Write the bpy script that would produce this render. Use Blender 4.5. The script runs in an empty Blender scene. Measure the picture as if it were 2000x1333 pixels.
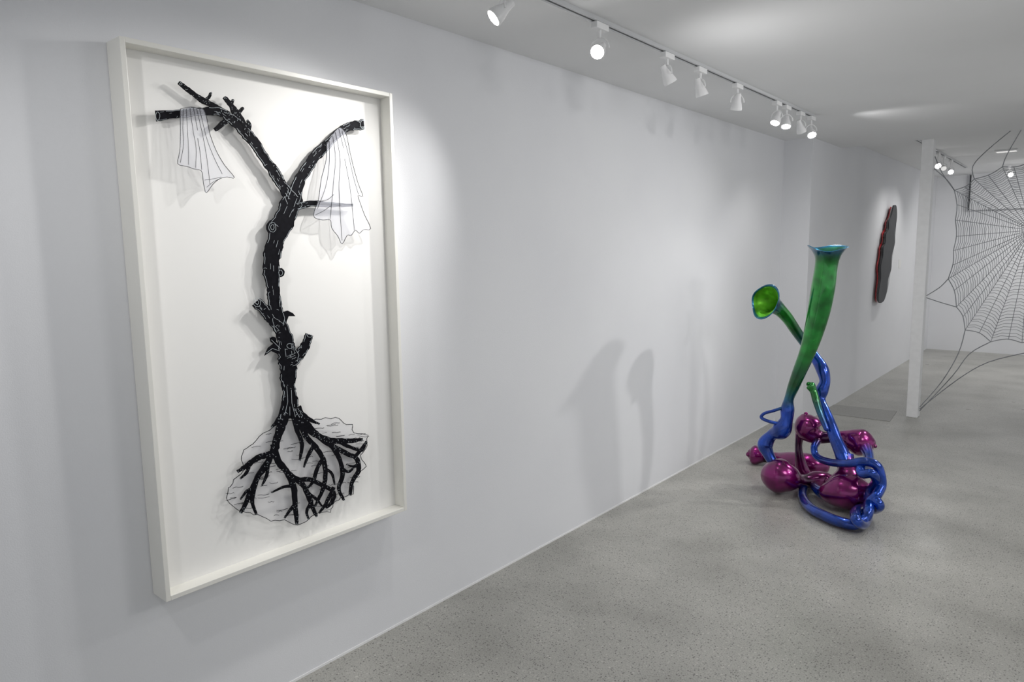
import bpy, bmesh, math, random
from mathutils import Vector, Matrix
from mathutils.geometry import tessellate_polygon
random.seed(7)
S = bpy.context.scene
C = S.collection
S.view_settings.view_transform = 'Standard'

# ------------------------------------------------------------------ camera
F = 1352.0
yaw, pit, rol = math.radians(40.2), math.radians(7.3), math.radians(0.87)
CAM = Vector((2.355, 0, 1.7))
fwd = Vector((-math.sin(yaw)*math.cos(pit), math.cos(yaw)*math.cos(pit), -math.sin(pit)))
r0 = Vector((math.cos(yaw), math.sin(yaw), 0)); u0 = r0.cross(fwd)
rt = r0*math.cos(rol) - u0*math.sin(rol)
up = u0*math.cos(rol) + r0*math.sin(rol)
cd = bpy.data.cameras.new('camera'); cam = bpy.data.objects.new('camera', cd); C.objects.link(cam)
cd.sensor_width = 36; cd.lens = F/2000*36; cd.clip_start = 0.05
cam.matrix_world = Matrix(((rt.x, up.x, -fwd.x, CAM.x), (rt.y, up.y, -fwd.y, CAM.y), (rt.z, up.z, -fwd.z, CAM.z), (0, 0, 0, 1)))
S.camera = cam

def ray(px, py): return fwd*F + rt*(px-1000) + up*(666.5-py)
def on(px, py, ax, val):
    d = ray(px, py); t = (val-CAM[ax])/d[ax]
    return CAM + d*t
def depth(p): return (p-CAM).dot(fwd)

# ------------------------------------------------------------------ materials
def mat(name, col, rough=.5, metal=0, **k):
    m = bpy.data.materials.new(name); m.use_nodes = True
    b = m.node_tree.nodes['Principled BSDF']
    b.inputs['Base Color'].default_value = (*col, 1); b.inputs['Roughness'].default_value = rough
    b.inputs['Metallic'].default_value = metal
    for kk, v in k.items(): b.inputs[kk.replace('_', ' ')].default_value = v
    return m
def noisy(m, scale, c1, c2, lo=.35, hi=.65, bump=0, bscale=200):
    nt = m.node_tree; b = nt.nodes['Principled BSDF']
    tc = nt.nodes.new('ShaderNodeTexCoord'); n = nt.nodes.new('ShaderNodeTexNoise'); n.inputs['Scale'].default_value = scale
    n.inputs['Detail'].default_value = 5
    r = nt.nodes.new('ShaderNodeValToRGB'); r.color_ramp.elements[0].position = lo; r.color_ramp.elements[1].position = hi
    r.color_ramp.elements[0].color = (*c1, 1); r.color_ramp.elements[1].color = (*c2, 1)
    nt.links.new(tc.outputs['Object'], n.inputs['Vector']); nt.links.new(n.outputs['Fac'], r.inputs['Fac'])
    nt.links.new(r.outputs['Color'], b.inputs['Base Color'])
    if bump:
        n2 = nt.nodes.new('ShaderNodeTexNoise'); n2.inputs['Scale'].default_value = bscale
        bp = nt.nodes.new('ShaderNodeBump'); bp.inputs['Strength'].default_value = bump; bp.inputs['Distance'].default_value = .002
        nt.links.new(tc.outputs['Object'], n2.inputs['Vector']); nt.links.new(n2.outputs['Fac'], bp.inputs['Height'])
        nt.links.new(bp.outputs['Normal'], b.inputs['Normal'])
    return m
M = {}
M['wall'] = noisy(mat('wall_paint', (.7, .71, .735), .75), 1.2, (.76, .765, .787), (.79, .795, .812), bump=.25, bscale=260)
M['ceil'] = noisy(mat('ceiling_paint', (.62, .63, .64), .85), 1.0, (.86, .865, .87), (.89, .895, .90))
M['cream'] = noisy(mat('cream_lacquer', (.78, .77, .70), .35), 3, (.80, .79, .74), (.83, .82, .77))
M['board'] = mat('backing_white', (.90, .89, .865), .8)
M['black'] = noisy(mat('black_acrylic', (.006, .006, .01), .6, 0, Specular_IOR_Level=.1), 60, (.002, .002, .004), (.005, .005, .008))
M['line'] = mat('white_line', (.52, .57, .60), .5)
M['ink'] = mat('black_line', (.012, .012, .016), .6, 0, Specular_IOR_Level=.2)
M['white'] = noisy(mat('white_enamel', (.8, .8, .8), .35), 20, (.84, .84, .84), (.88, .88, .88))
M['track'] = mat('track_channel', (.6, .61, .62), .4, .2)
M['slot'] = mat('track_slot', (.06, .06, .065), .6)
M['web'] = noisy(mat('web_metal', (.3, .31, .33), .4, .3), 4, (.18, .19, .205), (.33, .34, .36))
M['red'] = noisy(mat('red_lacquer', (.45, .01, .02), .25, 0, Coat_Weight=.6), 6, (.45, .010, .018), (.55, .016, .026))
M['dark'] = noisy(mat('charcoal_panel', (.06, .062, .066), .55), 5, (.024, .026, .03), (.036, .038, .042))
M['gloss'] = mat('gloss_black', (.01, .01, .012), .15, 0, Coat_Weight=1)
M['mat'] = noisy(mat('grey_patch', (.16, .165, .17), .6), 80, (.30, .297, .283), (.35, .347, .333))  # grey of the flat patch on the floor
M['card'] = mat('card', (.8, .8, .79), .7)
def emis(name, col, st):
    m = bpy.data.materials.new(name); m.use_nodes = True; b = m.node_tree.nodes['Principled BSDF']
    b.inputs['Emission Color'].default_value = (*col, 1); b.inputs['Emission Strength'].default_value = st
    b.inputs['Base Color'].default_value = (.9, .9, .9, 1); return m
M['lens'] = emis('lamp_lens_bright', (1, .98, .95), 20)
M['lensdim'] = emis('lamp_lens_soft', (1, .98, .95), .5)
def sheer(name, col, f, rough=.3):
    m = bpy.data.materials.new(name); m.use_nodes = True; nt = m.node_tree; b = nt.nodes['Principled BSDF']
    b.inputs['Base Color'].default_value = (*col, 1); b.inputs['Roughness'].default_value = rough
    t = nt.nodes.new('ShaderNodeBsdfTransparent'); mx = nt.nodes.new('ShaderNodeMixShader'); mx.inputs[0].default_value = f
    nt.links.new(t.outputs[0], mx.inputs[1]); nt.links.new(b.outputs[0], mx.inputs[2])
    nt.links.new(mx.outputs[0], nt.nodes['Material Output'].inputs[0]); return m
M['sheer'] = sheer('translucent_acrylic', (.78, .79, .87), .22, .6)
M['stone'] = sheer('translucent_stone_acrylic', (.78, .78, .84), .13, .6)
def candy():
    m = mat('candy_lacquer', (.1, .1, .1), .24, .65, Coat_Weight=.8, Coat_Roughness=.03)
    nt = m.node_tree; b = nt.nodes['Principled BSDF']
    a = nt.nodes.new('ShaderNodeVertexColor'); a.layer_name = 'Col'
    tc = nt.nodes.new('ShaderNodeTexCoord'); n = nt.nodes.new('ShaderNodeTexNoise'); n.inputs['Scale'].default_value = 14; n.inputs['Detail'].default_value = 4
    r = nt.nodes.new('ShaderNodeMapRange'); r.inputs[1].default_value = .3; r.inputs[2].default_value = .7; r.inputs[3].default_value = .55; r.inputs[4].default_value = 1.5
    mul = nt.nodes.new('ShaderNodeVectorMath'); mul.operation = 'SCALE'
    nt.links.new(tc.outputs['Object'], n.inputs['Vector']); nt.links.new(n.outputs['Fac'], r.inputs[0])
    nt.links.new(a.outputs['Color'], mul.inputs[0]); nt.links.new(r.outputs[0], mul.inputs['Scale'])
    nt.links.new(mul.outputs[0], b.inputs['Base Color']); return m
M['candy'] = candy()
def concrete():
    m = mat('polished_concrete', (.3, .3, .29), .38); nt = m.node_tree; b = nt.nodes['Principled BSDF']
    tc = nt.nodes.new('ShaderNodeTexCoord')
    def noise(sc, det): 
        n = nt.nodes.new('ShaderNodeTexNoise'); n.inputs['Scale'].default_value = sc; n.inputs['Detail'].default_value = det
        nt.links.new(tc.outputs['Object'], n.inputs['Vector']); return n
    def ramp(src, stops):
        r = nt.nodes.new('ShaderNodeValToRGB'); e = r.color_ramp.elements
        e[0].position, e[0].color = stops[0][0], (*stops[0][1], 1); e[1].position, e[1].color = stops[-1][0], (*stops[-1][1], 1)
        for p, c in stops[1:-1]:
            x = e.new(p); x.color = (*c, 1)
        nt.links.new(src, r.inputs['Fac']); return r
    base = ramp(noise(1.8, 9).outputs['Fac'], [(.34, (.315, .310, .284)), (.5, (.385, .379, .350)), (.66, (.44, .432, .400))])
    fine = ramp(noise(170, 3).outputs['Fac'], [(.34, (.6, .6, .6)), (.46, (1, 1, 1)), (.6, (1, 1, 1)), (.7, (1.3, 1.3, 1.26))])
    def vspots(scale, r1, r2, g1, g2, lo, hi):
        v = nt.nodes.new('ShaderNodeTexVoronoi'); v.inputs['Scale'].default_value = scale; nt.links.new(tc.outputs['Object'], v.inputs['Vector'])
        spots = ramp(v.outputs['Distance'], [(r1, (.0, .0, .0)), (r2, (1, 1, 1))])
        sep = nt.nodes.new('ShaderNodeSeparateColor'); nt.links.new(v.outputs['Color'], sep.inputs[0])
        gate = ramp(sep.outputs[0], [(g1, (1, 1, 1)), (g2, (.0, .0, .0))])
        mxx = nt.nodes.new('ShaderNodeMix'); mxx.data_type = 'RGBA'; mxx.blend_type = 'LIGHTEN'; mxx.inputs[0].default_value = 1
        nt.links.new(spots.outputs[0], mxx.inputs[6]); nt.links.new(gate.outputs[0], mxx.inputs[7])
        mr = nt.nodes.new('ShaderNodeMapRange'); mr.inputs[3].default_value = lo; mr.inputs[4].default_value = hi
        nt.links.new(mxx.outputs[2], mr.inputs[0]); return mr
    mr = vspots(92, .24, .38, .60, .64, .42, 1)
    mr2 = vspots(64, .2, .34, .72, .75, 1.28, 1)
    m1 = nt.nodes.new('ShaderNodeMix'); m1.data_type = 'RGBA'; m1.blend_type = 'MULTIPLY'; m1.inputs[0].default_value = 1
    nt.links.new(base.outputs[0], m1.inputs[6]); nt.links.new(fine.outputs[0], m1.inputs[7])
    sc = nt.nodes.new('ShaderNodeVectorMath'); sc.operation = 'SCALE'
    nt.links.new(m1.outputs[2], sc.inputs[0]); nt.links.new(mr.outputs[0], sc.inputs['Scale'])
    sc2 = nt.nodes.new('ShaderNodeVectorMath'); sc2.operation = 'SCALE'
    nt.links.new(sc.outputs[0], sc2.inputs[0]); nt.links.new(mr2.outputs[0], sc2.inputs['Scale'])
    nt.links.new(sc2.outputs[0], b.inputs['Base Color'])
    rr = nt.nodes.new('ShaderNodeMapRange'); rr.inputs[3].default_value = .22; rr.inputs[4].default_value = .40
    nt.links.new(noise(3, 4).outputs['Fac'], rr.inputs[0]); nt.links.new(rr.outputs[0], b.inputs['Roughness'])
    return m
M['floor'] = concrete()

# ------------------------------------------------------------------ geometry helpers
def cr(a, b, c, d, t): return .5*((2*b)+(-a+c)*t+(2*a-5*b+4*c-d)*t*t+(-a+3*b-3*c+d)*t**3)
def smooth(pts, k):
    """Catmull-Rom through tuples of floats"""
    n = len(pts); out = []
    for i in range(n-1):
        P = [pts[max(i-1, 0)], pts[i], pts[i+1], pts[min(i+2, n-1)]]
        for j in range(k):
            t = j/k
            out.append(tuple(cr(P[0][q], P[1][q], P[2][q], P[3][q], t) for q in range(len(pts[0]))))
    out.append(tuple(pts[-1])); return out

class MB:
    def __init__(s): s.v = []; s.f = []; s.c = []
    def box(s, lo, hi, R=None, o=None):
        i = len(s.v)
        for z in (lo[2], hi[2]):
            for x, y in ((lo[0], lo[1]), (hi[0], lo[1]), (hi[0], hi[1]), (lo[0], hi[1])):
                p = Vector((x, y, z))
                if R is not None: p = R @ p
                if o is not None: p = p + o
                s.v.append(p)
        s.f += [(i, i+3, i+2, i+1), (i+4, i+5, i+6, i+7), (i, i+1, i+5, i+4), (i+1, i+2, i+6, i+5), (i+2, i+3, i+7, i+6), (i+3, i, i+4, i+7)]
        return s
    def slab(s, yz, x0, x1):
        """outline in the wall plane (y,z), from x0 (back) to x1 (front)"""
        n = len(yz); i = len(s.v)
        s.v += [Vector((x1, a, b)) for a, b in yz] + [Vector((x0, a, b)) for a, b in yz]
        for t in tessellate_polygon([[Vector((a, b, 0)) for a, b in yz]]):
            s.f.append((i+t[0], i+t[1], i+t[2])); s.f.append((i+n+t[2], i+n+t[1], i+n+t[0]))
        for k in range(n):
            l = (k+1) % n; s.f.append((i+k, i+n+k, i+n+l, i+l))
        return s
    def strip(s, L, Rr, x0, x1):
        n = len(L); i = len(s.v)
        for a, b in zip(L, Rr):
            s.v += [Vector((x1, *a)), Vector((x1, *b)), Vector((x0, *a)), Vector((x0, *b))]
        for k in range(n-1):
            a = i+4*k; b = a+4
            s.f += [(a, a+1, b+1, b), (a+2, b+2, b+3, a+3), (a, b, b+2, a+2), (a+1, a+3, b+3, b+1)]
        s.f += [(i, i+2, i+3, i+1), (i+4*(n-1), i+4*(n-1)+1, i+4*(n-1)+3, i+4*(n-1)+2)]
        return s
    def tube(s, pts, rad, n=8, cols=None, rnd=False, wave=None, squash=None):
        m = len(pts); tg = []
        for k in range(m):
            a = pts[max(k-1, 0)]; b = pts[min(k+1, m-1)]; tg.append((b-a).normalized())
        ref = Vector((0, 0, 1)) if abs(tg[0].z) < .9 else Vector((1, 0, 0))
        N = (ref - tg[0]*ref.dot(tg[0])).normalized(); rings = []
        for k in range(m):
            N = (N - tg[k]*N.dot(tg[k])).normalized(); B = tg[k].cross(N)
            rings.append((pts[k], N.copy(), B, tg[k], rad[k], cols[k] if cols else None))
        if rnd:
            h = []; p, N_, B_, T_, r, c = rings[0]
            for a in (80, 60, 40, 20): h.append((p - T_*r*math.sin(math.radians(a)), N_, B_, T_, r*math.cos(math.radians(a)), c))
            e = []; p, N_, B_, T_, r, c = rings[-1]
            for a in (20, 40, 60, 80): e.append((p + T_*r*math.sin(math.radians(a)), N_, B_, T_, r*math.cos(math.radians(a)), c))
            rings = h + rings + e
        i = len(s.v)
        for p, N_, B_, T_, r, c in rings:
            for q in range(n):
                a = 2*math.pi*q/n
                s.v.append(p + N_*math.cos(a)*r + B_*math.sin(a)*r); s.c.append(c)
        for k in range(len(rings)-1):
            for q in range(n):
                a = i+k*n+q; b = i+k*n+(q+1) % n; s.f.append((a, b, b+n, a+n))
        s.f.append(tuple(i+q for q in reversed(range(n)))); s.f.append(tuple(i+(len(rings)-1)*n+q for q in range(n)))
        return rings
    def rings(s, rings, n=40):
        """explicit rings: (centre, N, B, T, r, colour, radial wave, axial wave)"""
        i = len(s.v)
        for p, N_, B_, T_, r, c, w, ax in rings:
            for q in range(n):
                a = 2*math.pi*q/n
                rr = r*(1+w*math.sin(2*a+.6)+w*.6*math.sin(3*a+1.4)); z = ax*(math.sin(2*a)+.6*math.sin(3*a+2))
                s.v.append(p + N_*math.cos(a)*rr + B_*math.sin(a)*rr + T_*z); s.c.append(c)
        for k in range(len(rings)-1):
            for q in range(n):
                a = i+k*n+q; b = i+k*n+(q+1) % n; s.f.append((a, b, b+n, a+n))
        s.f.append(tuple(i+q for q in reversed(range(n)))); s.f.append(tuple(i+(len(rings)-1)*n+q for q in range(n)))
    def build(s, name, m, parent=None, sm=False, org=None, bevel=0, **tags):
        me = bpy.data.meshes.new(name); o = bpy.data.objects.new(name, me); C.objects.link(o)
        base = Vector((0, 0, 0))
        if parent is not None:
            q = parent; o.parent = parent
            while q is not None: base = base + q.location; q = q.parent
            org = base
        elif org is not None: org = Vector(org); o.location = org
        else: org = Vector((0, 0, 0))
        me.from_pydata([v-org for v in s.v], [], s.f); me.update()
        me.materials.append(m)
        if s.c and s.c[0] is not None and len(s.c) == len(s.v):
            at = me.color_attributes.new('Col', 'FLOAT_COLOR', 'POINT')
            for k, c in enumerate(s.c): at.data[k].color = (*c, 1)
        bm = bmesh.new(); bm.from_mesh(me); bmesh.ops.recalc_face_normals(bm, faces=bm.faces); bm.to_mesh(me); bm.free()
        if sm:
            for p in me.polygons: p.use_smooth = True
            e = o.modifiers.new('smooth', 'EDGE_SPLIT'); e.split_angle = math.radians(50)
        if bevel:
            b = o.modifiers.new('bevel', 'BEVEL'); b.width = bevel; b.segments = 2
        for k, v in tags.items(): o[k] = v
        return o
def thing(name, loc, label, cat, group=None):
    o = bpy.data.objects.new(name, None); C.objects.link(o); o.location = loc; o.empty_display_size = .1
    o['label'] = label; o['category'] = cat
    if group: o['group'] = group
    return o
def struct(name, lo, hi, m, bevel=0): return MB().box(lo, hi).build(name, m, kind='structure', bevel=bevel)

# ------------------------------------------------------------------ the room
H1, H2 = 2.71, 2.81
PY, SO, FAR, PX2 = 6.82, 7.75, 13.2, .26
struct('floor', (-.3, -3.5, -.15), (8, 13.5, 0), M['floor'])
struct('wall_left', (-.2, -3.5, 0), (0, PY, H1), M['wall'])
struct('wall_left_rear', (-.2, PY, 0), (PX2, FAR, H2+.1), M['wall'])
struct('wall_back', (-.2, FAR, 0), (8, FAR+.2, H2+.1), M['wall'])
struct('ceiling', (-.2, -3.5, H1), (8, SO, H1+.3), M['ceil'])
struct('ceiling_rear', (-.2, SO, H2), (8, FAR+.2, H2+.2), M['ceil'])
struct('trim_1', (0, -3.5, 0), (.003, PY, .010), M['white'])

# ------------------------------------------------------------------ framed artwork
y0, y1, z0, z1, FD, FT = .896, 1.935, .58, 2.352, .10, .016
art = thing('framed_artwork', (0, (y0+y1)/2, z0), 'tall cream-framed shadowbox with a black bare tree, draped cloths and spreading roots', 'artwork')
f = MB()
f.box((.002, y0, z0), (FD, y0+FT, z1)).box((.002, y1-FT, z0), (FD, y1, z1))
f.box((.002, y0+FT, z0), (FD, y1-FT, z0+FT)).box((.002, y0+FT, z1-FT), (FD, y1-FT, z1))
f.build('frame', M['cream'], art, bevel=.0015)
MB().box((.002, y0+FT, z0+FT), (.040, y1-FT, z1-FT)).build('backing_board', M['board'], art)
XA = .066
def W(px, py, x=XA):
    p = on(px, py, 0, x); return (p.y, p.z)
def edges(pts, jit=0, lump=0, k=8):
    sp = smooth(pts, k); L = []; R_ = []; pa, pb = random.uniform(0, 6), random.uniform(0, 6); fa, fb = random.uniform(.35, .6), random.uniform(.35, .6)
    for i, (x, y, w) in enumerate(sp):
        a = sp[max(i-1, 0)]; b = sp[min(i+1, len(sp)-1)]; dx, dy = b[0]-a[0], b[1]-a[1]; l = math.hypot(dx, dy) or 1
        nx, ny = -dy/l, dx/l
        h = max(w, .3)
        hl = h*(1+lump*math.sin(pa+i*fa)+lump*.6*math.sin(pb+i*1.13))+random.uniform(-jit, jit)
        hr = h*(1+lump*math.sin(pb+i*fb)+lump*.6*math.sin(pa+i*1.31))+random.uniform(-jit, jit)
        L.append((x+nx*hl, y+ny*hl)); R_.append((x-nx*hr, y-ny*hr))
    return sp, L, R_
def pline(mb, pts, w, x, k=1, th=.0006):
    """thin line through points laid on plane x"""
    sp = [(a, b, w) for a, b in pts]; L = []; R_ = []
    for i, (xx, yy, ww) in enumerate(sp):
        a = sp[max(i-1, 0)]; b = sp[min(i+1, len(sp)-1)]; dx, dy = b[0]-a[0], b[1]-a[1]; l = math.hypot(dx, dy) or 1
        L.append((xx-dy/l*ww, yy+dx/l*ww)); R_.append((xx+dy/l*ww, yy-dx/l*ww))
    mb.strip([W(*q, x) for q in L], [W(*q, x) for q in R_], x, x+th)
LAY = [0]
def roundend(pts):
    """close the far end of a ribbon with a rounded tip"""
    (x0_, y0_, w0), (x1_, y1_, w1) = pts[-2], pts[-1]
    l = math.hypot(x1_-x0_, y1_-y0_) or 1; ux, uy = (x1_-x0_)/l, (y1_-y0_)/l
    return pts[:-1] + [(x1_, y1_, w1*.85), (x1_+ux*w1*.5, y1_+uy*w1*.5, w1*.6), (x1_+ux*w1*.8, y1_+uy*w1*.8, w1*.1)]
def branch(body, marks, pts, dens=1.0, edge=True, wl=.25, lump=.07, tip=False, small=False):
    LAY[0] += 1; x = XA + (LAY[0] % 40)*.00008
    jit = min(1.0, pts[0][2]*.06)
    sp, L, R_ = edges(roundend(pts) if tip else pts, jit, lump)
    body.strip([W(*q) for q in L], [W(*q) for q in R_], x-.005, x)
    xm = XA+.0036
    if marks is None: return
    if edge:
        for side in (L, R_):
            q = []
            for (cx, cy, w), (ex, ey) in zip(sp, side):
                t = max(0, 1-1.6/max(w, 2.3)); q.append((cx+(ex-cx)*t, cy+(ey-cy)*t))
            i = 0
            while i < len(q)-3:
                n_ = random.randint(5, 12); seg = q[i:i+n_]
                if len(seg) > 2: pline(marks, seg, random.uniform(.18, .32), xm)
                i += n_+random.randint(1, 4)
    n = len(sp)
    for i in range(1, n-2):
        cx, cy, w = sp[i]; a, b = sp[i-1], sp[i+1]; dx, dy = b[0]-a[0], b[1]-a[1]; l = math.hypot(dx, dy) or 1; dx /= l; dy /= l
        for rep in range(3):
            if random.random() > dens*.5: continue
            sd = random.choice((-1, 1)); o = random.uniform(.1, .82)*w*sd; ln = random.uniform(.08, .22)*w
            fx = random.uniform(-2, 2); sx, sy = cx-dy*o+dx*fx, cy+dx*o+dy*fx; ang = random.uniform(-.7, .7)
            ux, uy = (-dy*math.cos(ang)+dx*math.sin(ang)), (dx*math.cos(ang)+dy*math.sin(ang))
            if random.random() < .5 and not small: ux, uy = dx, dy; ln *= 2
            bx, by = sx+dx*ln*.4, sy+dy*ln*.4
            pline(marks, [(sx-ux*ln, sy-uy*ln), (bx, by), (sx+ux*ln, sy+uy*ln)], random.uniform(.6, 1)*wl, xm)
def disc(cx, cy, rx, ry, n=20, j=.06): return [(cx+rx*(1+random.uniform(-j, j))*math.cos(2*math.pi*i/n), cy+ry*(1+random.uniform(-j, j))*math.sin(2*math.pi*i/n)) for i in range(n)]
def slabpx(mb, poly, x, th=.004): mb.slab([W(a, b, x) for a, b in poly], x-th, x)

stone = [(548, 822), (600, 826), (628, 818), (655, 816), (672, 828), (688, 830), (690, 846), (718, 850), (716, 872), (705, 890), (714, 912), (700, 925), (688, 944), (692, 966), (668, 972), (650, 984), (646, 1000), (618, 1004), (604, 1014), (580, 1028), (556, 1016), (530, 1020), (505, 1006), (480, 1002), (462, 995), (443, 980), (446, 955), (457, 938), (478, 918), (470, 898), (478, 880), (492, 866), (515, 848)]
sj = []
for i, (a, b) in enumerate(stone):
    c, d = stone[(i+1) % len(stone)]
    for t in (0, .33, .66): sj.append((a+(c-a)*t+random.uniform(-2, 2), b+(d-b)*t+random.uniform(-2, 2)))
XB = XA-.008
mb = MB(); slabpx(mb, sj, XB, .003); st = mb.build('stone_cutout', M['stone'], art, label='translucent rough boulder outline behind the roots')
ln = MB(); pline(ln, sj+[sj[0]], .6, XB+.0006)
for _ in range(95):
    while True:
        a, b = random.uniform(445, 715), random.uniform(825, 1015)
        ins = False
        for i in range(len(sj)):
            x1_, y1_ = sj[i]; x2_, y2_ = sj[i-1]
            if (y1_ > b) != (y2_ > b) and a < (x2_-x1_)*(b-y1_)/(y2_-y1_)+x1_: ins = not ins
        if ins: break
    l = random.uniform(8, 24); q = [(a+l*t, b+random.uniform(-1.2, 1.2)-l*t*.12) for t in (-.5, -.2, .1, .4, .5)]
    pline(ln, q, random.uniform(.3, .5), XB+.0006)
ln.build('contour_line', M['ink'], st)

trunk = [(569, 818, 24), (568, 805, 19), (567, 790, 15.5), (565, 765, 13.5), (563, 735, 14.5), (564, 712, 18), (563, 694, 20), (559, 672, 16), (550, 642, 14), (539, 605, 12.5), (535, 570, 12.5), (531, 535, 15), (531, 505, 16.5), (538, 475, 16), (548, 445, 20), (563, 412, 20), (572, 390, 19), (574, 372, 11)]
br = MB(); mk = MB()
branch(br, mk, trunk, .2)
limbs = [
 [(572, 392, 13), (552, 362, 10), (535, 335, 10), (513, 303, 9), (492, 272, 10.5), (470, 248, 10), (447, 228, 9), (425, 217, 8), (390, 218, 8), (350, 222, 8.5), (305, 227, 10)],
 [(573, 392, 13), (584, 358, 11), (600, 328, 10.5), (620, 302, 10), (643, 278, 9), (665, 257, 8), (688, 246, 9), (711, 243, 10)],
 [(580, 403, 7), (610, 398, 6), (650, 400, 4.5), (690, 401, 2.5)],
 [(548, 642, 12), (532, 626, 9), (516, 606, 9.5), (501, 590, 10.5)],
 [(566, 706, 13), (585, 694, 10), (596, 676, 8.5), (605, 654, 8)],
 [(440, 224, 7), (420, 208, 5), (398, 197, 5.5), (378, 183, 4.2), (352, 163, 4.5)],
 [(486, 268, 7), (476, 240, 4.6), (459, 215, 5), (440, 192, 4.2)],
 [(420, 254, 4), (440, 238, 5.5), (462, 224, 4.5), (474, 212, 3.4)],
 [(460, 226, 4), (452, 208, 3.4), (455, 196, 2.8)],
 [(398, 198, 3.5), (408, 190, 3), (412, 182, 2.4)],
 [(484, 262, 4), (488, 246, 3), (484, 236, 2.6)]]
for i, l in enumerate(limbs): branch(br, mk, l, .38 if i < 3 else .3, edge=i < 5, tip=i > 4)
for c in (disc(532, 444, 11, 14), disc(548, 533, 8, 9), disc(578, 696, 9, 8), disc(534, 664, 6, 6)): slabpx(br, c, XA)
for cx, cy, rx, ry in ((532, 444, 7, 10), (532, 444, 3.5, 5), (548, 533, 4, 5), (566, 676, 6, 5), (502, 591, 7, 9), (502, 591, 3, 4), (308, 227, 4, 8), (708, 243, 4, 8), (605, 656, 5, 3), (353, 164, 2.5, 2)):
    p = disc(cx, cy, rx, ry, 14, .1); pline(mk, p+[p[0]], .28, XA+.0036)
slabpx(br, [(546, 640), (552, 620), (553, 610), (562, 607), (572, 612), (577, 618), (564, 618), (560, 628), (558, 645)], XA)
slabpx(br, [(552, 680), (540, 668), (527, 660), (534, 672), (524, 680), (517, 695), (530, 686), (543, 692), (552, 700)], XA)
for q in ([(553, 612), (556, 622), (553, 636)], [(520, 690), (532, 681), (546, 686)], [(530, 664), (540, 674), (548, 682)], [(556, 812), (562, 785), (560, 755)], [(577, 815), (570, 788), (569, 762)], [(566, 812), (566, 795)], [(585, 816), (575, 798)]): pline(mk, q, .3, XA+.0036)
t = br.build('tree_trunk', M['black'], art, label='black cut-out trunk with a forked crown and cut stubs')
mk.build('bark_line', M['line'], t)

roots = [
 [(562, 796, 12), (550, 830, 8.5), (541, 860, 7), (533, 885, 6.5), (508, 893, 5.2), (486, 908, 4.6), (466, 921, 3.4)],
 [(536, 874, 6), (524, 903, 5.6), (505, 930, 5), (490, 962, 4.5), (480, 985, 3.8), (471, 1001, 3.2)],
 [(535, 868, 6), (544, 902, 6.6), (563, 926, 5.8), (574, 955, 5.4), (577, 990, 4.6), (580, 1022, 3.2)],
 [(556, 918, 4.5), (575, 934, 5), (592, 948, 5.2), (602, 968, 4.6), (610, 990, 4), (618, 1008, 2.8)],
 [(566, 928, 3.5), (585, 937, 4.4), (608, 938, 4.5), (632, 950, 4.2), (652, 962, 3.8), (648, 982, 3.2), (638, 992, 2.4)],
 [(578, 798, 11), (596, 828, 8), (620, 851, 6.4), (650, 861, 5.4), (680, 862, 4.6), (706, 859, 3)],
 [(610, 842, 5), (628, 858, 5.4), (652, 873, 5), (676, 886, 4.6), (696, 896, 4.2), (701, 918, 3.8), (689, 940, 3.4), (684, 966, 2.8)],
 [(580, 805, 7), (590, 832, 6), (600, 856, 5.2), (618, 875, 4.8), (632, 900, 4.4), (636, 930, 3.8), (630, 958, 3.2), (616, 988, 2)],
 [(640, 866, 4), (654, 880, 4.4), (665, 902, 4), (669, 930, 3.6), (662, 955, 3.2), (671, 976, 2.4)],
 [(573, 800, 6), (580, 840, 4.2), (590, 866, 3.6), (586, 898, 1.8)],
 [(506, 928, 3.5), (496, 958, 3.6), (493, 982, 3.4), (500, 1003, 2.4)],
 [(574, 950, 3), (554, 952, 2.4), (532, 962, 1.3)],
 [(640, 860, 3.5), (662, 864, 3.6), (684, 874, 3.4), (706, 880, 2.8), (715, 864, 1.8)],
 [(632, 895, 3), (620, 915, 3.2), (612, 940, 2.7), (600, 955, 1.4)],
 [(614, 870, 3), (602, 890, 2.7), (594, 912, 1.4)],
 [(562, 805, 7), (548, 818, 6), (532, 834, 2)],
 [(580, 805, 7), (600, 818, 5), (622, 828, 2)],
 [(652, 952, 3), (644, 970, 3.2), (634, 988, 2.5), (624, 1002, 1.6)],
 [(702, 905, 3), (692, 912, 2.6), (678, 908, 1.4)],
 [(690, 896, 3), (704, 880, 2.6), (713, 866, 1.5)],
 [(600, 962, 3), (616, 974, 2.7), (628, 988, 1.8)],
 [(524, 902, 3), (521, 928, 2.6), (512, 948, 1.3)],
 [(488, 906, 3), (481, 924, 2.6), (470, 935, 1.4)],
 [(577, 985, 3), (564, 1000, 2.2), (556, 1012, 1.3)],
 [(606, 984, 3), (599, 1000, 2.3), (602, 1014, 1.4)],
 [(493, 955, 3), (482, 960, 2.3), (470, 975, 1.3)],
 [(666, 915, 3), (680, 922, 2.4), (690, 915, 1.3)],
 [(634, 915, 3), (648, 925, 2.5), (654, 945, 1.4)]]
for r in roots:
    b = MB(); m_ = MB(); branch(b, m_, r, .42 if r[0][2] > 4.4 else .25, edge=False, wl=.25, lump=.08, tip=True, small=True)
    o = b.build('root', M['black'], art)
    if m_.v: m_.build('bark_line', M['line'], o)

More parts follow.
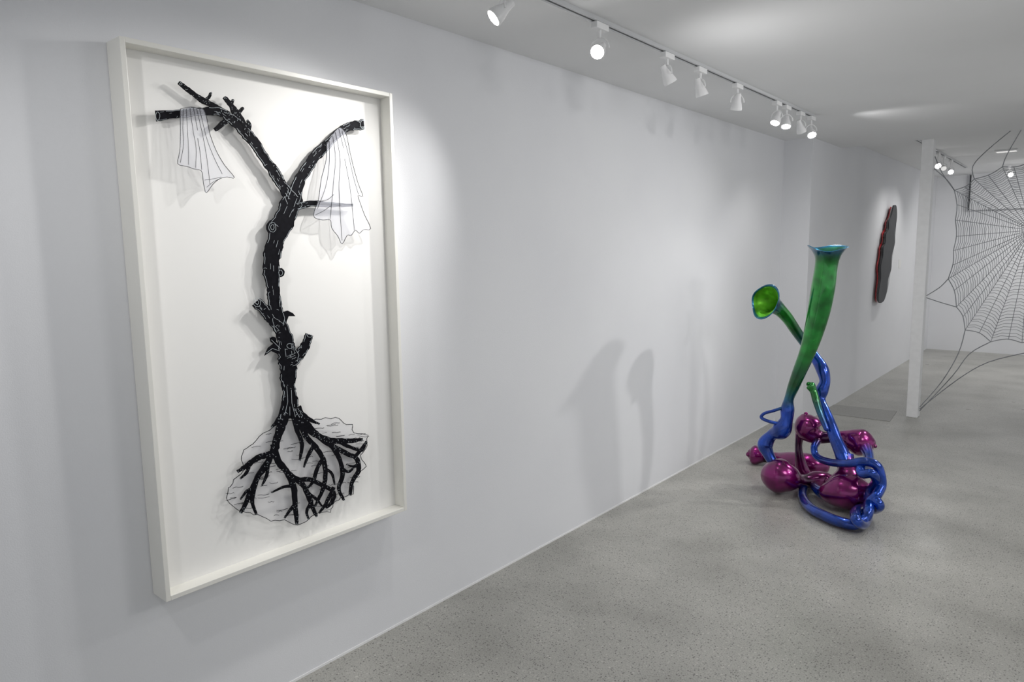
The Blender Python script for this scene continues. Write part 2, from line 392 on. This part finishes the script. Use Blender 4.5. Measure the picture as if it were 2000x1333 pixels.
def cloth(poly, folds, x, label):
    b = MB(); slabpx(b, poly, x, .002); o = b.build('cloth_cutout', M['sheer'], art, label=label)
    l = MB(); pline(l, poly+[poly[0]], .48, x+.0006)
    for q in folds:
        s_ = smooth([(*p_, 0) for p_ in q], 6)
        pline(l, [(p[0], p[1]) for i, p in enumerate(s_)], .36, x+.0006)
    l.build('fold_line', M['ink'], o)
XC = XA+.012
def soften(poly):
    s_ = smooth([(*p, 0) for p in poly+[poly[0]]], 3); return [(p[0], p[1]) for p in s_[:-1]]
cloth(soften([(352, 213), (372, 209), (388, 212), (398, 214), (405, 236), (410, 262), (422, 294), (438, 322), (458, 347), (444, 346), (430, 349), (416, 360), (403, 377), (398, 362), (396, 348), (393, 334), (378, 330), (364, 325), (347, 320), (351, 296), (352, 272), (352, 235)]),
      [[(358, 214), (357, 250), (358, 285), (352, 318)], [(364, 212), (366, 255), (368, 290), (368, 322)], [(371, 211), (377, 255), (383, 290), (382, 328)], [(378, 211), (386, 255)], [(386, 270), (391, 300), (394, 332)], [(384, 212), (396, 265), (404, 310), (410, 360)], [(390, 213), (403, 268), (418, 308), (434, 340)], [(400, 352), (414, 350), (432, 346)], [(404, 366), (416, 356), (430, 349)]],
      XC, 'pale sheer cloth hanging over the left branch')
cloth(soften([(638, 282), (650, 262), (664, 249), (676, 262), (682, 290), (690, 325), (700, 360), (709, 384), (699, 382), (704, 398), (712, 420), (724, 447), (710, 449), (702, 456), (694, 450), (686, 460), (678, 460), (668, 477), (660, 462), (648, 446), (645, 430), (630, 430), (614, 425), (614, 412), (622, 390), (627, 352), (634, 325), (638, 305)]),
      [[(643, 275), (643, 320), (636, 365), (620, 408)], [(650, 266), (655, 310), (651, 360), (645, 428)], [(655, 258), (664, 310), (662, 370), (668, 470)], [(662, 252), (671, 290)], [(673, 310), (684, 370), (692, 450)], [(668, 256), (680, 300), (690, 345), (700, 380)], [(616, 420), (632, 412), (646, 402)], [(622, 394), (640, 390), (652, 380)]],
      XC, 'pale sheer cloth hanging over the right branch')

# ------------------------------------------------------------------ lamps on tracks
def trackrail(name, x, ya, yb, z, label):
    t = thing(name, (x, (ya+yb)/2, z), label, 'lighting track')
    MB().box((x-.017, ya, z-.018), (x-.006, yb, z)).box((x+.006, ya, z-.018), (x+.017, yb, z)).build('rail', M['track'], t)
    MB().box((x-.006, ya+.002, z-.012), (x+.006, yb-.002, z)).build('slot', M['slot'], t)
    return t
trackrail('ceiling_track', .605, -1.5, 5.66, H1, 'long pale lighting track running along the front ceiling beside the wall')
def lamp(x, y, z, aim, label, lit=True, drop=.085, group='spotlights on the front ceiling track', sc=.84, power=0, ang=70, side=1, tgt=None, blend=1.0):
    """z is the ceiling height; the head hangs below the track"""
    root = thing('track_spotlight', (x, y, z-.018), label, 'spotlight', group)
    MB().box((x-.018, y-.058*sc, z-.018-.034*sc), (x+.018, y+.058*sc, z-.0185)).build('adapter', M['white'], root, bevel=.003)
    hz = z-.055-drop*sc
    a = Vector(aim).normalized(); c = Vector((x, y, hz))
    s_ = a.cross(Vector((0, 0, 1)));  s_ = s_.normalized() if s_.length > .01 else Vector((1, 0, 0))
    R = .05*sc
    st_ = MB(); st_.tube([Vector((x, y, z-.018-.030*sc)), Vector((x, y, hz+R*1.1))], [.008*sc]*2, 10); st_.build('stem', M['white'], root, sm=True)
    yk = MB(); ctr = c
    pts = [ctr + s_*R*math.cos(t_)+Vector((0, 0, 1))*R*1.15*math.sin(t_) for t_ in [math.pi*k/14 for k in range(15)]]
    yk.tube(pts, [.0045*sc]*15, 6); yk.build('yoke', M['white'], root, sm=True)
    prof = [(-.066, .012), (-.064, .017), (-.045, .019), (-.03, .021), (-.012, .026), (.01, .034), (.032, .039), (.04, .041), (.05, .041), (.05, .036), (.042, .034)]
    b_ = a.cross(s_)
    hd = MB(); hd.rings([(c+a*u*sc, s_, b_, a, r*sc, None, 0, 0) for u, r in prof], 24); hd.build('lamp_head', M['white'], root, sm=True)
    le = MB(); le.rings([(c+a*u*sc, s_, b_, a, r*sc, None, 0, 0) for u, r in ((.0425, .034), (.046, .032), (.0485, .02), (.049, .004))], 20)
    le.build('lens', M['lens'] if lit else M['lensdim'], root, sm=True)
    if power:
        ld = bpy.data.lights.new('spot_beam', 'SPOT'); ld.energy = power; ld.spot_size = math.radians(ang); ld.spot_blend = blend; ld.shadow_soft_size = .03
        ld.color = (1, .985, .965)
        lo = bpy.data.objects.new('spot_beam', ld); C.objects.link(lo); lo.location = c+a*.07*sc
        d = (Vector(tgt)-lo.location) if tgt is not None else a
        lo.rotation_euler = d.to_track_quat('-Z', 'Y').to_euler()
    return root
def ty(px, py): return on(px, py, 2, H1-.03).y
lamp(.605, 2.04, H1, (-.5, -.75, -.75), 'spotlight nearest the camera, cut by the top edge, aimed at the framed tree', power=36, ang=100, tgt=(0, 1.0, 1.1))
lamp(.605, ty(1185, 48), H1, (.25, -.9, -.55), 'brightly glaring spotlight on the track, second from the near end', power=52, ang=76, tgt=(0, 1.1, 1.2))
lamp(.605, ty(1312, 107), H1, (.25, .45, -.85), 'spotlight third from the near end, head turned away and dark', False)
lamp(.605, ty(1368, 137), H1, (.15, .3, -.9), 'spotlight fourth from the near end with a glowing lens ring', False, power=12, ang=140, tgt=(1.6, 5, .0))
lamp(.605, ty(1443, 168), H1, (-.25, .25, -.9), 'small unlit spotlight alone in mid track, fifth from the near end', False)
lamp(.605, ty(1511, 203), H1, (-.1, -.5, -.9), 'left one of the paired lit spotlights near the far track end', True, power=0)
lamp(.605, ty(1530, 211), H1, (.1, -.4, -.9), 'right one of the paired lit spotlights near the far track end', True, power=28, ang=130, tgt=(1.4, 4.6, .0))
lamp(.605, ty(1556, 223), H1, (.1, .45, -.8), 'dark-lensed spotlight just before the last one on the track', False, power=0)
lamp(.605, ty(1577, 232), H1, (.35, -.5, -.8), 'glaring spotlight at the very far end of the track', True, power=20, ang=140, tgt=(.8, 6.6, .0))
# rear room
rx = on(1845, 302, 2, H2)
trackrail('ceiling_track', rx.x, rx.y-2.2, rx.y+1.8, H2, 'short lighting track on the rear ceiling behind the white post')
for (px, py, lab) in ((1822, 296, 'lit spotlight on the rear track, next to the white post'), (1836, 302, 'small spotlight in the middle of the rear track'), (1848, 310, 'lit spotlight at the far end of the rear track')):
    p = on(px, py, 2, H2)
    lamp(rx.x, p.y, H2, (.3, -.8, -.5), lab, px != 1836, group='spotlights on the rear ceiling track', drop=.12, power=20 if px != 1836 else 0, ang=150, tgt=(.8, 10.0, .4))
p = on(1973, 322, 2, H2)
lamp(p.x, p.y, H2, (.4, -.8, -.45), 'single lit spotlight seen through the web', True, group='spotlights on the rear ceiling track', drop=.08, power=40, ang=150, tgt=(2.4, 12.5, .8))
p = on(1966, 293, 2, H2)
t = thing('ceiling_light', (p.x, p.y, H2), 'small flat glowing fitting on the rear ceiling above the web', 'ceiling light')
MB().box((p.x-.11, p.y-.07, H2-.02), (p.x+.11, p.y+.07, H2-.001)).build('housing', M['white'], t, bevel=.004)
MB().box((p.x-.095, p.y-.055, H2-.023), (p.x+.095, p.y+.055, H2-.0205)).build('diffuser', M['lensdim'], t)

# ------------------------------------------------------------------ white post, web, floor patch
pb = on(1783, 812, 2, 0)
PXc, PYc = pb.x, SO+.06
post = MB().box((PXc-.045, PYc-.06, 0), (PXc+.055, PYc+.06, H1)).build('support_post', M['white'], org=(PXc, PYc, 0), bevel=.004,
    label='slim white square post standing between floor and ceiling, holding the web', category='post')
YW = PYc
def V(px, py): return on(px, py, 1, YW)
PE = PXc+.0605
def E(z): return Vector((PE, YW, z))
ctr = V(2014, 450)
nodes = [(2010, 318), (1958, 326), (1903, 350), (1864, 372), (1866, 430), (1862, 490), (1852, 545), (1868, 600), (1885, 645), (1935, 668), (1996, 670), (2060, 674), (2120, 660), (2155, 605), (2155, 540), (2150, 480), (2146, 420), (2135, 370), (2080, 332)]
web = thing('spider_web', (ctr.x, YW, 0), 'large grey metal spider web stretched beside the white post', 'web sculpture')
rad = []
for i, n_ in enumerate(nodes):
    m_ = nodes[(i+1) % len(nodes)]; a = V(*n_); b = V(*m_)
    mid = a+(b-a)*random.uniform(.4, .6); mid = mid + (ctr-mid)*.03
    rad += [a, mid]
rd = MB()
for e in rad: rd.tube([ctr + (e-ctr)*.012, e], [.0024]*2, 6)
rd.build('radial_thread', M['web'], web)
sp = MB(); NR = 34
for k in range(1, NR):
    wob = [k/NR+random.uniform(-.007, .007) for _ in rad]
    for i in range(len(rad)):
        j = (i+1) % len(rad)
        a = ctr+(rad[i]-ctr)*wob[i]; b = ctr+(rad[j]-ctr)*wob[j]; m_ = (a+b)/2; m_ = m_+(ctr-m_)*.015
        sp.tube([a, m_, b], [.0021]*3, 5)
sp.build('spiral_thread', M['web'], web)
an = MB()
for i in range(len(nodes)):
    a, b = V(*nodes[i]), V(*nodes[(i+1) % len(nodes)]); mid = (a+b)/2; mid += (ctr-mid)*.03
    q = smooth([tuple(a), tuple(mid), tuple(b)], 4); an.tube([Vector(v) for v in q], [.0038]*len(q), 6)
def zc(px, z):
    p = V(px, 452); return Vector((p.x, YW, z))
HC = H1-.005+.1
for q in ([V(1864, 372), V(1840, 338), E(2.55)], [V(1864, 372), V(1850, 352), E(V(1820, 330).z)], [V(1903, 350), V(1900, 325), V(1930, 292), zc(1985, HC)],
          [V(1852, 545), V(1835, 562), E(V(1810, 578).z)], [V(1868, 600), V(1840, 592), E(V(1810, 582).z)], [V(1885, 645), V(1872, 690), V(1840, 745), E(.1)],
          [V(1935, 668), V(1893, 692), V(1860, 735), E(.06)], [V(1958, 326), V(1968, 300), zc(1990, HC)],
          [V(2010, 688), V(1930, 708), V(1870, 742), E(.08)], [V(2120, 660), V(2060, 680), V(2010, 688)],
          [V(2120, 660), V(2170, 720), zc(2200, 0.006)], [V(2155, 605), V(2195, 680), zc(2220, 0.006)], [V(2135, 370), V(2160, 320), zc(2190, HC)], [V(2080, 332), V(2090, 300), zc(2100, HC)]):
    q = smooth([tuple(v) for v in q], 4); an.tube([Vector(v) for v in q], [.0040]*len(q), 6)
an.build('anchor_thread', M['web'], web)
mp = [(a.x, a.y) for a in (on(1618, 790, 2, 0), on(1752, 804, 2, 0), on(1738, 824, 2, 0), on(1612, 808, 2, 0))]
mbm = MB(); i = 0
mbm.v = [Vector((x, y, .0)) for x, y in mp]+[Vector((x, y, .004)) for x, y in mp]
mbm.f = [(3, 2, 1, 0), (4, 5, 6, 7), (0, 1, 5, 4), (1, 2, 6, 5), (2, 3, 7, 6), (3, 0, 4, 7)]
mbm.build('floor_patch', M['mat'], org=(sum(x for x, y in mp)/4, sum(y for x, y in mp)/4, 0), bevel=.0015, label='thin grey patch lying on the concrete between the rear wall and the white post', category='mat')  # thin flat grey patch laid on the concrete

q = on(1893, 411, 1, FAR-.1)
struct('wall_bulkhead', (q.x, FAR-.1, q.z), (8, FAR, H2), M['wall'])
MB().box((q.x-.018, FAR-.125, q.z), (q.x, FAR-.1, H2-.02)).build('trim_2', M['dark'], kind='structure')

# ------------------------------------------------------------------ red / charcoal relief on the rear wall
def R2(px, py, x):
    p = on(px, py, 0, x); return (p.y, p.z)
wr = on(1728, 500, 0, .3)
rel = thing('wall_relief', (PX2, wr.y, 1.0), 'tall wavy-edged red and charcoal relief hanging on the rear wall', 'wall sculpture')
def layer(poly, x0, x1, m, name, lab):
    sp_ = smooth([(*p_, 0) for p_ in poly+[poly[0]]], 5)[:-1]
    mb = MB(); mb.slab([R2(a, b, x1) for a, b, _ in sp_], x0, x1); return mb.build(name, m, rel, label=lab)
layer([(1741, 404), (1744, 412), (1745, 450), (1736, 520), (1728, 570), (1718, 590), (1712, 587), (1712, 570), (1715, 545), (1714, 522), (1718, 500), (1719, 484), (1724, 472), (1725, 456), (1730, 446), (1731, 434), (1736, 425)], PX2+.015, PX2+.028, M['red'], 'red_panel', 'red lacquered rear layer')
layer([(1745, 402), (1749, 410), (1750, 450), (1741, 520), (1733, 570), (1722, 590), (1715, 588), (1716, 565), (1720, 545), (1719, 522), (1723, 500), (1724, 482), (1729, 472), (1729, 456), (1734, 448), (1735, 432), (1740, 420)], PX2+.052, PX2+.062, M['gloss'], 'black_panel', 'glossy black middle layer')
layer([(1746, 401), (1751, 403), (1752, 425), (1748, 455), (1748, 475), (1742, 500), (1741, 525), (1735, 545), (1733, 565), (1727, 587), (1718, 592), (1716, 582), (1718, 562), (1721, 542), (1721, 520), (1725, 500), (1726, 484), (1730, 474), (1731, 458), (1736, 448), (1737, 432), (1742, 420)], PX2+.062, PX2+.072, M['dark'], 'charcoal_panel', 'matt charcoal front layer')
for px, py in ((1737, 436), (1732, 462), (1727, 486)):  # white blocks stand in for highlights along the glossy edge
    p = on(px, py, 0, PX2+.05)
    MB().box((PX2, p.y+.02, p.z-.018), (PX2+.051, p.y+.05, p.z+.018)).build('highlight_block', M['white'], rel, label='white block standing in for a highlight between the layers')
p = on(1757, 515, 0, PX2)
MB().box((PX2, p.y-.07, p.z-.06), (PX2+.006, p.y+.07, p.z+.06)).build('wall_label', M['card'], org=(PX2, p.y, p.z), label='small white caption card on the rear wall beyond the red relief', category='label')

# ------------------------------------------------------------------ horn sculpture
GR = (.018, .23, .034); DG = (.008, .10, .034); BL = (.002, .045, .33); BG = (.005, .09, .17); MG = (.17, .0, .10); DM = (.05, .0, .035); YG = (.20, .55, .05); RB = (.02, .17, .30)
sc_o = on(1600, 955, 2, 0)
scu = thing('horn_sculpture', (sc_o.x, sc_o.y, 0), 'glossy floor sculpture of green horns, knotted blue tubes and magenta bulbs', 'sculpture')
def P3(px, py, r, d):
    p = on(px, py, 2, -d) if d < 0 else on(px, py, 1, d)
    return p, r*depth(p)/F
def path(data, k=7):
    raw = []
    for it in data:
        px, py, r, d, c = it
        p, rr = P3(px, py, r, d); raw.append((*p, rr, *c))
    sm_ = smooth(raw, k)
    return [Vector(q[:3]) for q in sm_], [max(q[3], .002) for q in sm_], [tuple(max(0, v) for v in q[4:7]) for q in sm_]
def tubepart(name, data, label=None, rnd=True, k=7, fat=1.0):
    pts, rr, cc = path(data, k); mb = MB(); mb.tube(pts, [r*fat for r in rr], 28, cc, rnd=rnd)
    o = mb.build(name, M['candy'], scu, sm=True)
    if label: o['label'] = label
    return o
def horn(name, data, tip, label, axt=None, w=.1, ax=.012):
    pts, rr, cc = path(data, 8); m = len(pts)
    tg = [(pts[min(k+1, m-1)]-pts[max(k-1, 0)]).normalized() for k in range(m)]
    if axt is not None:
        A = Vector(axt).normalized()
        for k in range(m-16, m):
            f_ = (k-(m-16))/15; tg[k] = (tg[k]*(1-f_)+A*f_).normalized()
    N = Vector((0, 0, 1)) if abs(tg[0].z) < .9 else Vector((1, 0, 0)); out = []
    for k in range(m):
        N = (N-tg[k]*N.dot(tg[k])).normalized(); B = tg[k].cross(N)
        f_ = max(0, (k-(m-14))/13)
        out.append([pts[k], N.copy(), B, tg[k], rr[k], cc[k], w*f_, ax*f_])
    p, N_, B_, T_, r, c, a_, b_ = out[-1]
    lip = [p+T_*.004, N_, B_, T_, r*.985, RB, a_, b_]
    inner = []
    for k in range(m-1, m-26, -1):
        p, N_, B_, T_, r, c, a_, b_ = out[k]
        inner.append([p+T_*.002, N_, B_, T_, max(r-.007, .004), tip if k < m-4 else RB, a_, b_])
    mb = MB(); mb.rings(out+[lip]+inner, 40)
    return mb.build(name, M['candy'], scu, sm=True, label=label)
horn('horn', [(1512, 908, 9, 4.86, BL), (1500, 886, 11, 4.87, BL), (1495, 868, 15, 4.88, BL), (1508, 850, 11, 4.88, BL), (1526, 840, 18, 4.87, BL), (1536, 820, 12, 4.87, BL), (1538, 800, 13, 4.88, BL), (1541, 780, 9, 4.88, BG), (1550, 755, 11, 4.88, DG), (1562, 725, 13, 4.88, DG), (1577, 688, 15, 4.88, GR), (1589, 650, 18, 4.89, GR), (1600, 605, 21, 4.9, GR), (1608, 560, 22, 4.9, GR), (1613, 525, 21, 4.9, GR), (1616, 503, 23, 4.9, DG), (1617, 490, 30, 4.9, BG), (1617, 484, 36, 4.9, RB)], (.02, .17, .10), 'tall green horn with a flared rippled lip', axt=(.05, -.10, 1), w=.05, ax=.011)
horn('horn', [(1656, 925, 17, 4.80, BL), (1646, 890, 14, 4.82, BL), (1633, 860, 12, 4.86, BL), (1622, 830, 11, 4.9, BL), (1612, 805, 10, 4.95, BL), (1603, 782, 9, 5.0, BL), (1605, 764, 12, 5.02, BL), (1611, 745, 10, 5.04, BL), (1606, 722, 12, 5.06, BL), (1593, 700, 10, 5.08, BL), (1574, 674, 9, 5.08, BG), (1555, 647, 10, 5.04, DG), (1538, 622, 11, 4.98, GR), (1522, 605, 13, 4.92, GR), (1508, 595, 19, 4.87, BG), (1498, 590, 26, 4.83, BG), (1493, 589, 31, 4.80, RB)], YG, 'low green horn with an open bell turned to the viewer', axt=(-.15, -1, .15), w=.14, ax=.018)
tubepart('small_horn', [(1614, 838, 5, 4.83, BL), (1602, 808, 6, 4.86, BG), (1594, 783, 7, 4.88, DG), (1589, 765, 7, 4.9, GR), (1583, 754, 9, 4.9, GR), (1580, 751, 5, 4.9, GR)], 'small dark green horn curling off the blue stem')
tubepart('thin_tube', [(1532, 796, 3, 4.86, BG), (1510, 803, 3, 4.84, BL), (1493, 808, 3, 4.84, BL), (1487, 816, 3.2, 4.84, BL), (1500, 823, 3.2, 4.83, BL), (1524, 829, 3.5, 4.84, BL)], 'hair-thin blue side loop')
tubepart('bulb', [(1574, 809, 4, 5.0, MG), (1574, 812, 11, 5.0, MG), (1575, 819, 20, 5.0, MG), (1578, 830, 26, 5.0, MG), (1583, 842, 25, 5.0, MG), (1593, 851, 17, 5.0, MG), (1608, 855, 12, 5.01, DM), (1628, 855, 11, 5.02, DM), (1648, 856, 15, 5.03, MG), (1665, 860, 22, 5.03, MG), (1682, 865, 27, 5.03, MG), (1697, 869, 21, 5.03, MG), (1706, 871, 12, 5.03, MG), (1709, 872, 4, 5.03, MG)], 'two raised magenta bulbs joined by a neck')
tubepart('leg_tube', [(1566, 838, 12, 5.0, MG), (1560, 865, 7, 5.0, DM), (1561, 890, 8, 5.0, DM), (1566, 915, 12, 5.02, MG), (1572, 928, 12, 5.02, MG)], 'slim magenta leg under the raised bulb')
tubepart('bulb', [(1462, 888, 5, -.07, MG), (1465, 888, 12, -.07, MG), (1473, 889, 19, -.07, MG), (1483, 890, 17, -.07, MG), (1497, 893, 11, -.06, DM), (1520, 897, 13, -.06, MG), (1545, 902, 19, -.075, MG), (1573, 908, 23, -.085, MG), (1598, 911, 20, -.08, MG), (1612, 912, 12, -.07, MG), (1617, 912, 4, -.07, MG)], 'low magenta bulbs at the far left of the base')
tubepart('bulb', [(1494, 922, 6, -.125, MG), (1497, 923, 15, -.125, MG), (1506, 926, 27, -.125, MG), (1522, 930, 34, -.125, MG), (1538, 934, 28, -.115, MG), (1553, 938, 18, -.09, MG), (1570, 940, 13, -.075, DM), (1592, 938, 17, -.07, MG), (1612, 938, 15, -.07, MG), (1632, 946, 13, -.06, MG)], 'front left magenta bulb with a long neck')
tubepart('bulb', [(1654, 888, 12, 4.83, BL), (1655, 904, 14, 4.81, MG), (1656, 920, 20, 4.79, MG), (1656, 936, 32, 4.77, MG), (1655, 952, 41, 4.76, MG), (1655, 966, 38, 4.76, MG), (1655, 980, 27, 4.76, MG), (1655, 988, 12, 4.76, MG)], 'tall cone-necked magenta bulb', rnd=False)
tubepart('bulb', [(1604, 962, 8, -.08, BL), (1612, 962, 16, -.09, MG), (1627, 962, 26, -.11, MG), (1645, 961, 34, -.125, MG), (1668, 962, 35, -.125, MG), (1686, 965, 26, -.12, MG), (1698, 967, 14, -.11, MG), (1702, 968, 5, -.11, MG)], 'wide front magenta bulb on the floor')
tubepart('blue_tube', [(1596, 862, 8, 4.96, DM), (1590, 876, 6.5, 4.9, BL), (1596, 893, 7, 4.85, BL), (1620, 903, 7.5, 4.76, BL), (1655, 906, 8, 4.66, BL), (1690, 902, 9, 4.64, BL), (1712, 910, 9, 4.64, BL), (1720, 928, 9, 4.64, BL), (1721, 950, 9.5, 4.64, BL), (1712, 968, 9.5, 4.58, BL), (1699, 982, 10, 4.56, BL), (1696, 1000, 10, -.10, BL), (1688, 1015, 10, -.06, BL), (1668, 1025, 10.5, -.042, BL), (1640, 1020, 10.5, -.04, BL), (1610, 1008, 10, -.04, BL), (1582, 992, 9.5, -.036, BL), (1568, 972, 8.5, -.034, BL), (1570, 952, 8, -.034, BL), (1580, 938, 7, -.04, DM)], 'long cobalt blue tube looping round the front')
tubepart('blue_tube', [(1690, 875, 13, 4.98, MG), (1697, 892, 9, 4.88, BL), (1696, 908, 9, 4.78, BL), (1682, 914, 9, 4.64, BL), (1684, 926, 9, 4.60, BL), (1703, 926, 9, 4.58, BL), (1712, 940, 9.5, 4.64, BL), (1702, 958, 10, 4.7, BL), (1697, 972, 10, 4.62, BL), (1712, 980, 10, 4.56, BL), (1718, 990, 9, -.12, BL), (1706, 996, 9, -.06, BL), (1690, 992, 9.5, -.05, BL), (1672, 1000, 10, -.09, BL), (1672, 1016, 10, -.1, BL), (1686, 1026, 9, -.05, BL), (1696, 1014, 8, -.035, BL)], 'knotted cobalt blue tube under the right bulb')
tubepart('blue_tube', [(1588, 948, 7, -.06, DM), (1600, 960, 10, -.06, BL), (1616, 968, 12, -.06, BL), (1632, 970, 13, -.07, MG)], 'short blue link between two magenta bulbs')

# ------------------------------------------------------------------ light
def spot(loc, tgt, e, ang, soft=.04, col=(1, .99, .98), blend=1.0):
    ld = bpy.data.lights.new('spot_beam', 'SPOT'); ld.energy = e; ld.spot_size = math.radians(ang); ld.spot_blend = blend; ld.shadow_soft_size = soft; ld.color = col
    o = bpy.data.objects.new('spot_beam', ld); C.objects.link(o); o.location = loc
    o.rotation_euler = (Vector(tgt)-Vector(loc)).to_track_quat('-Z', 'Y').to_euler()
spot((.9, .0, 2.55), (0, 1.5, 1.2), 26, 80)
spot((2.25, 6.60, 2.69), (.5, 4.1, 1.0), 150, 70, .05)     # lamp throwing the horn shadows on the wall
spot((3.2, 3.2, 2.4), (0, 3.5, .9), 78, 125, .5)  # added soft wash with no fixture, evens out the wall brightness
spot((3.2, 5.2, 2.4), (0.2, 5.6, .8), 46, 150, .5)  # second added wash further along, also without a fixture
spot((4.2, 4.5, 2.65), (2.4, 4.5, 0), 85, 140, .15)
spot((1.7, 5.6, 2.65), (1.02, 7.75, 1.0), 20, 60, .05)  # added spot with no fixture, brightens the white post
spot((3.2, 9.8, 2.7), (2.4, 11, .5), 80, 150, .1)  # this and the next: added fill without fixtures, brightens the rear room
spot((1.6, 11.2, 2.7), (1.2, 12.5, .8), 50, 150, .1)
# added uplight beams without a lamp head, brightening the ceiling beside the track
spot((.76, 5.75, 2.56), (2.4, 7.3, 2.72), 5, 80, .05)
spot((.80, 3.0, 2.30), (2.2, 4.6, 2.95), 10, 130, .25)
w = bpy.data.worlds.new('world'); S.world = w; w.use_nodes = True
w.node_tree.nodes['Background'].inputs[0].default_value = (.92, .95, 1, 1); w.node_tree.nodes['Background'].inputs[1].default_value = .66
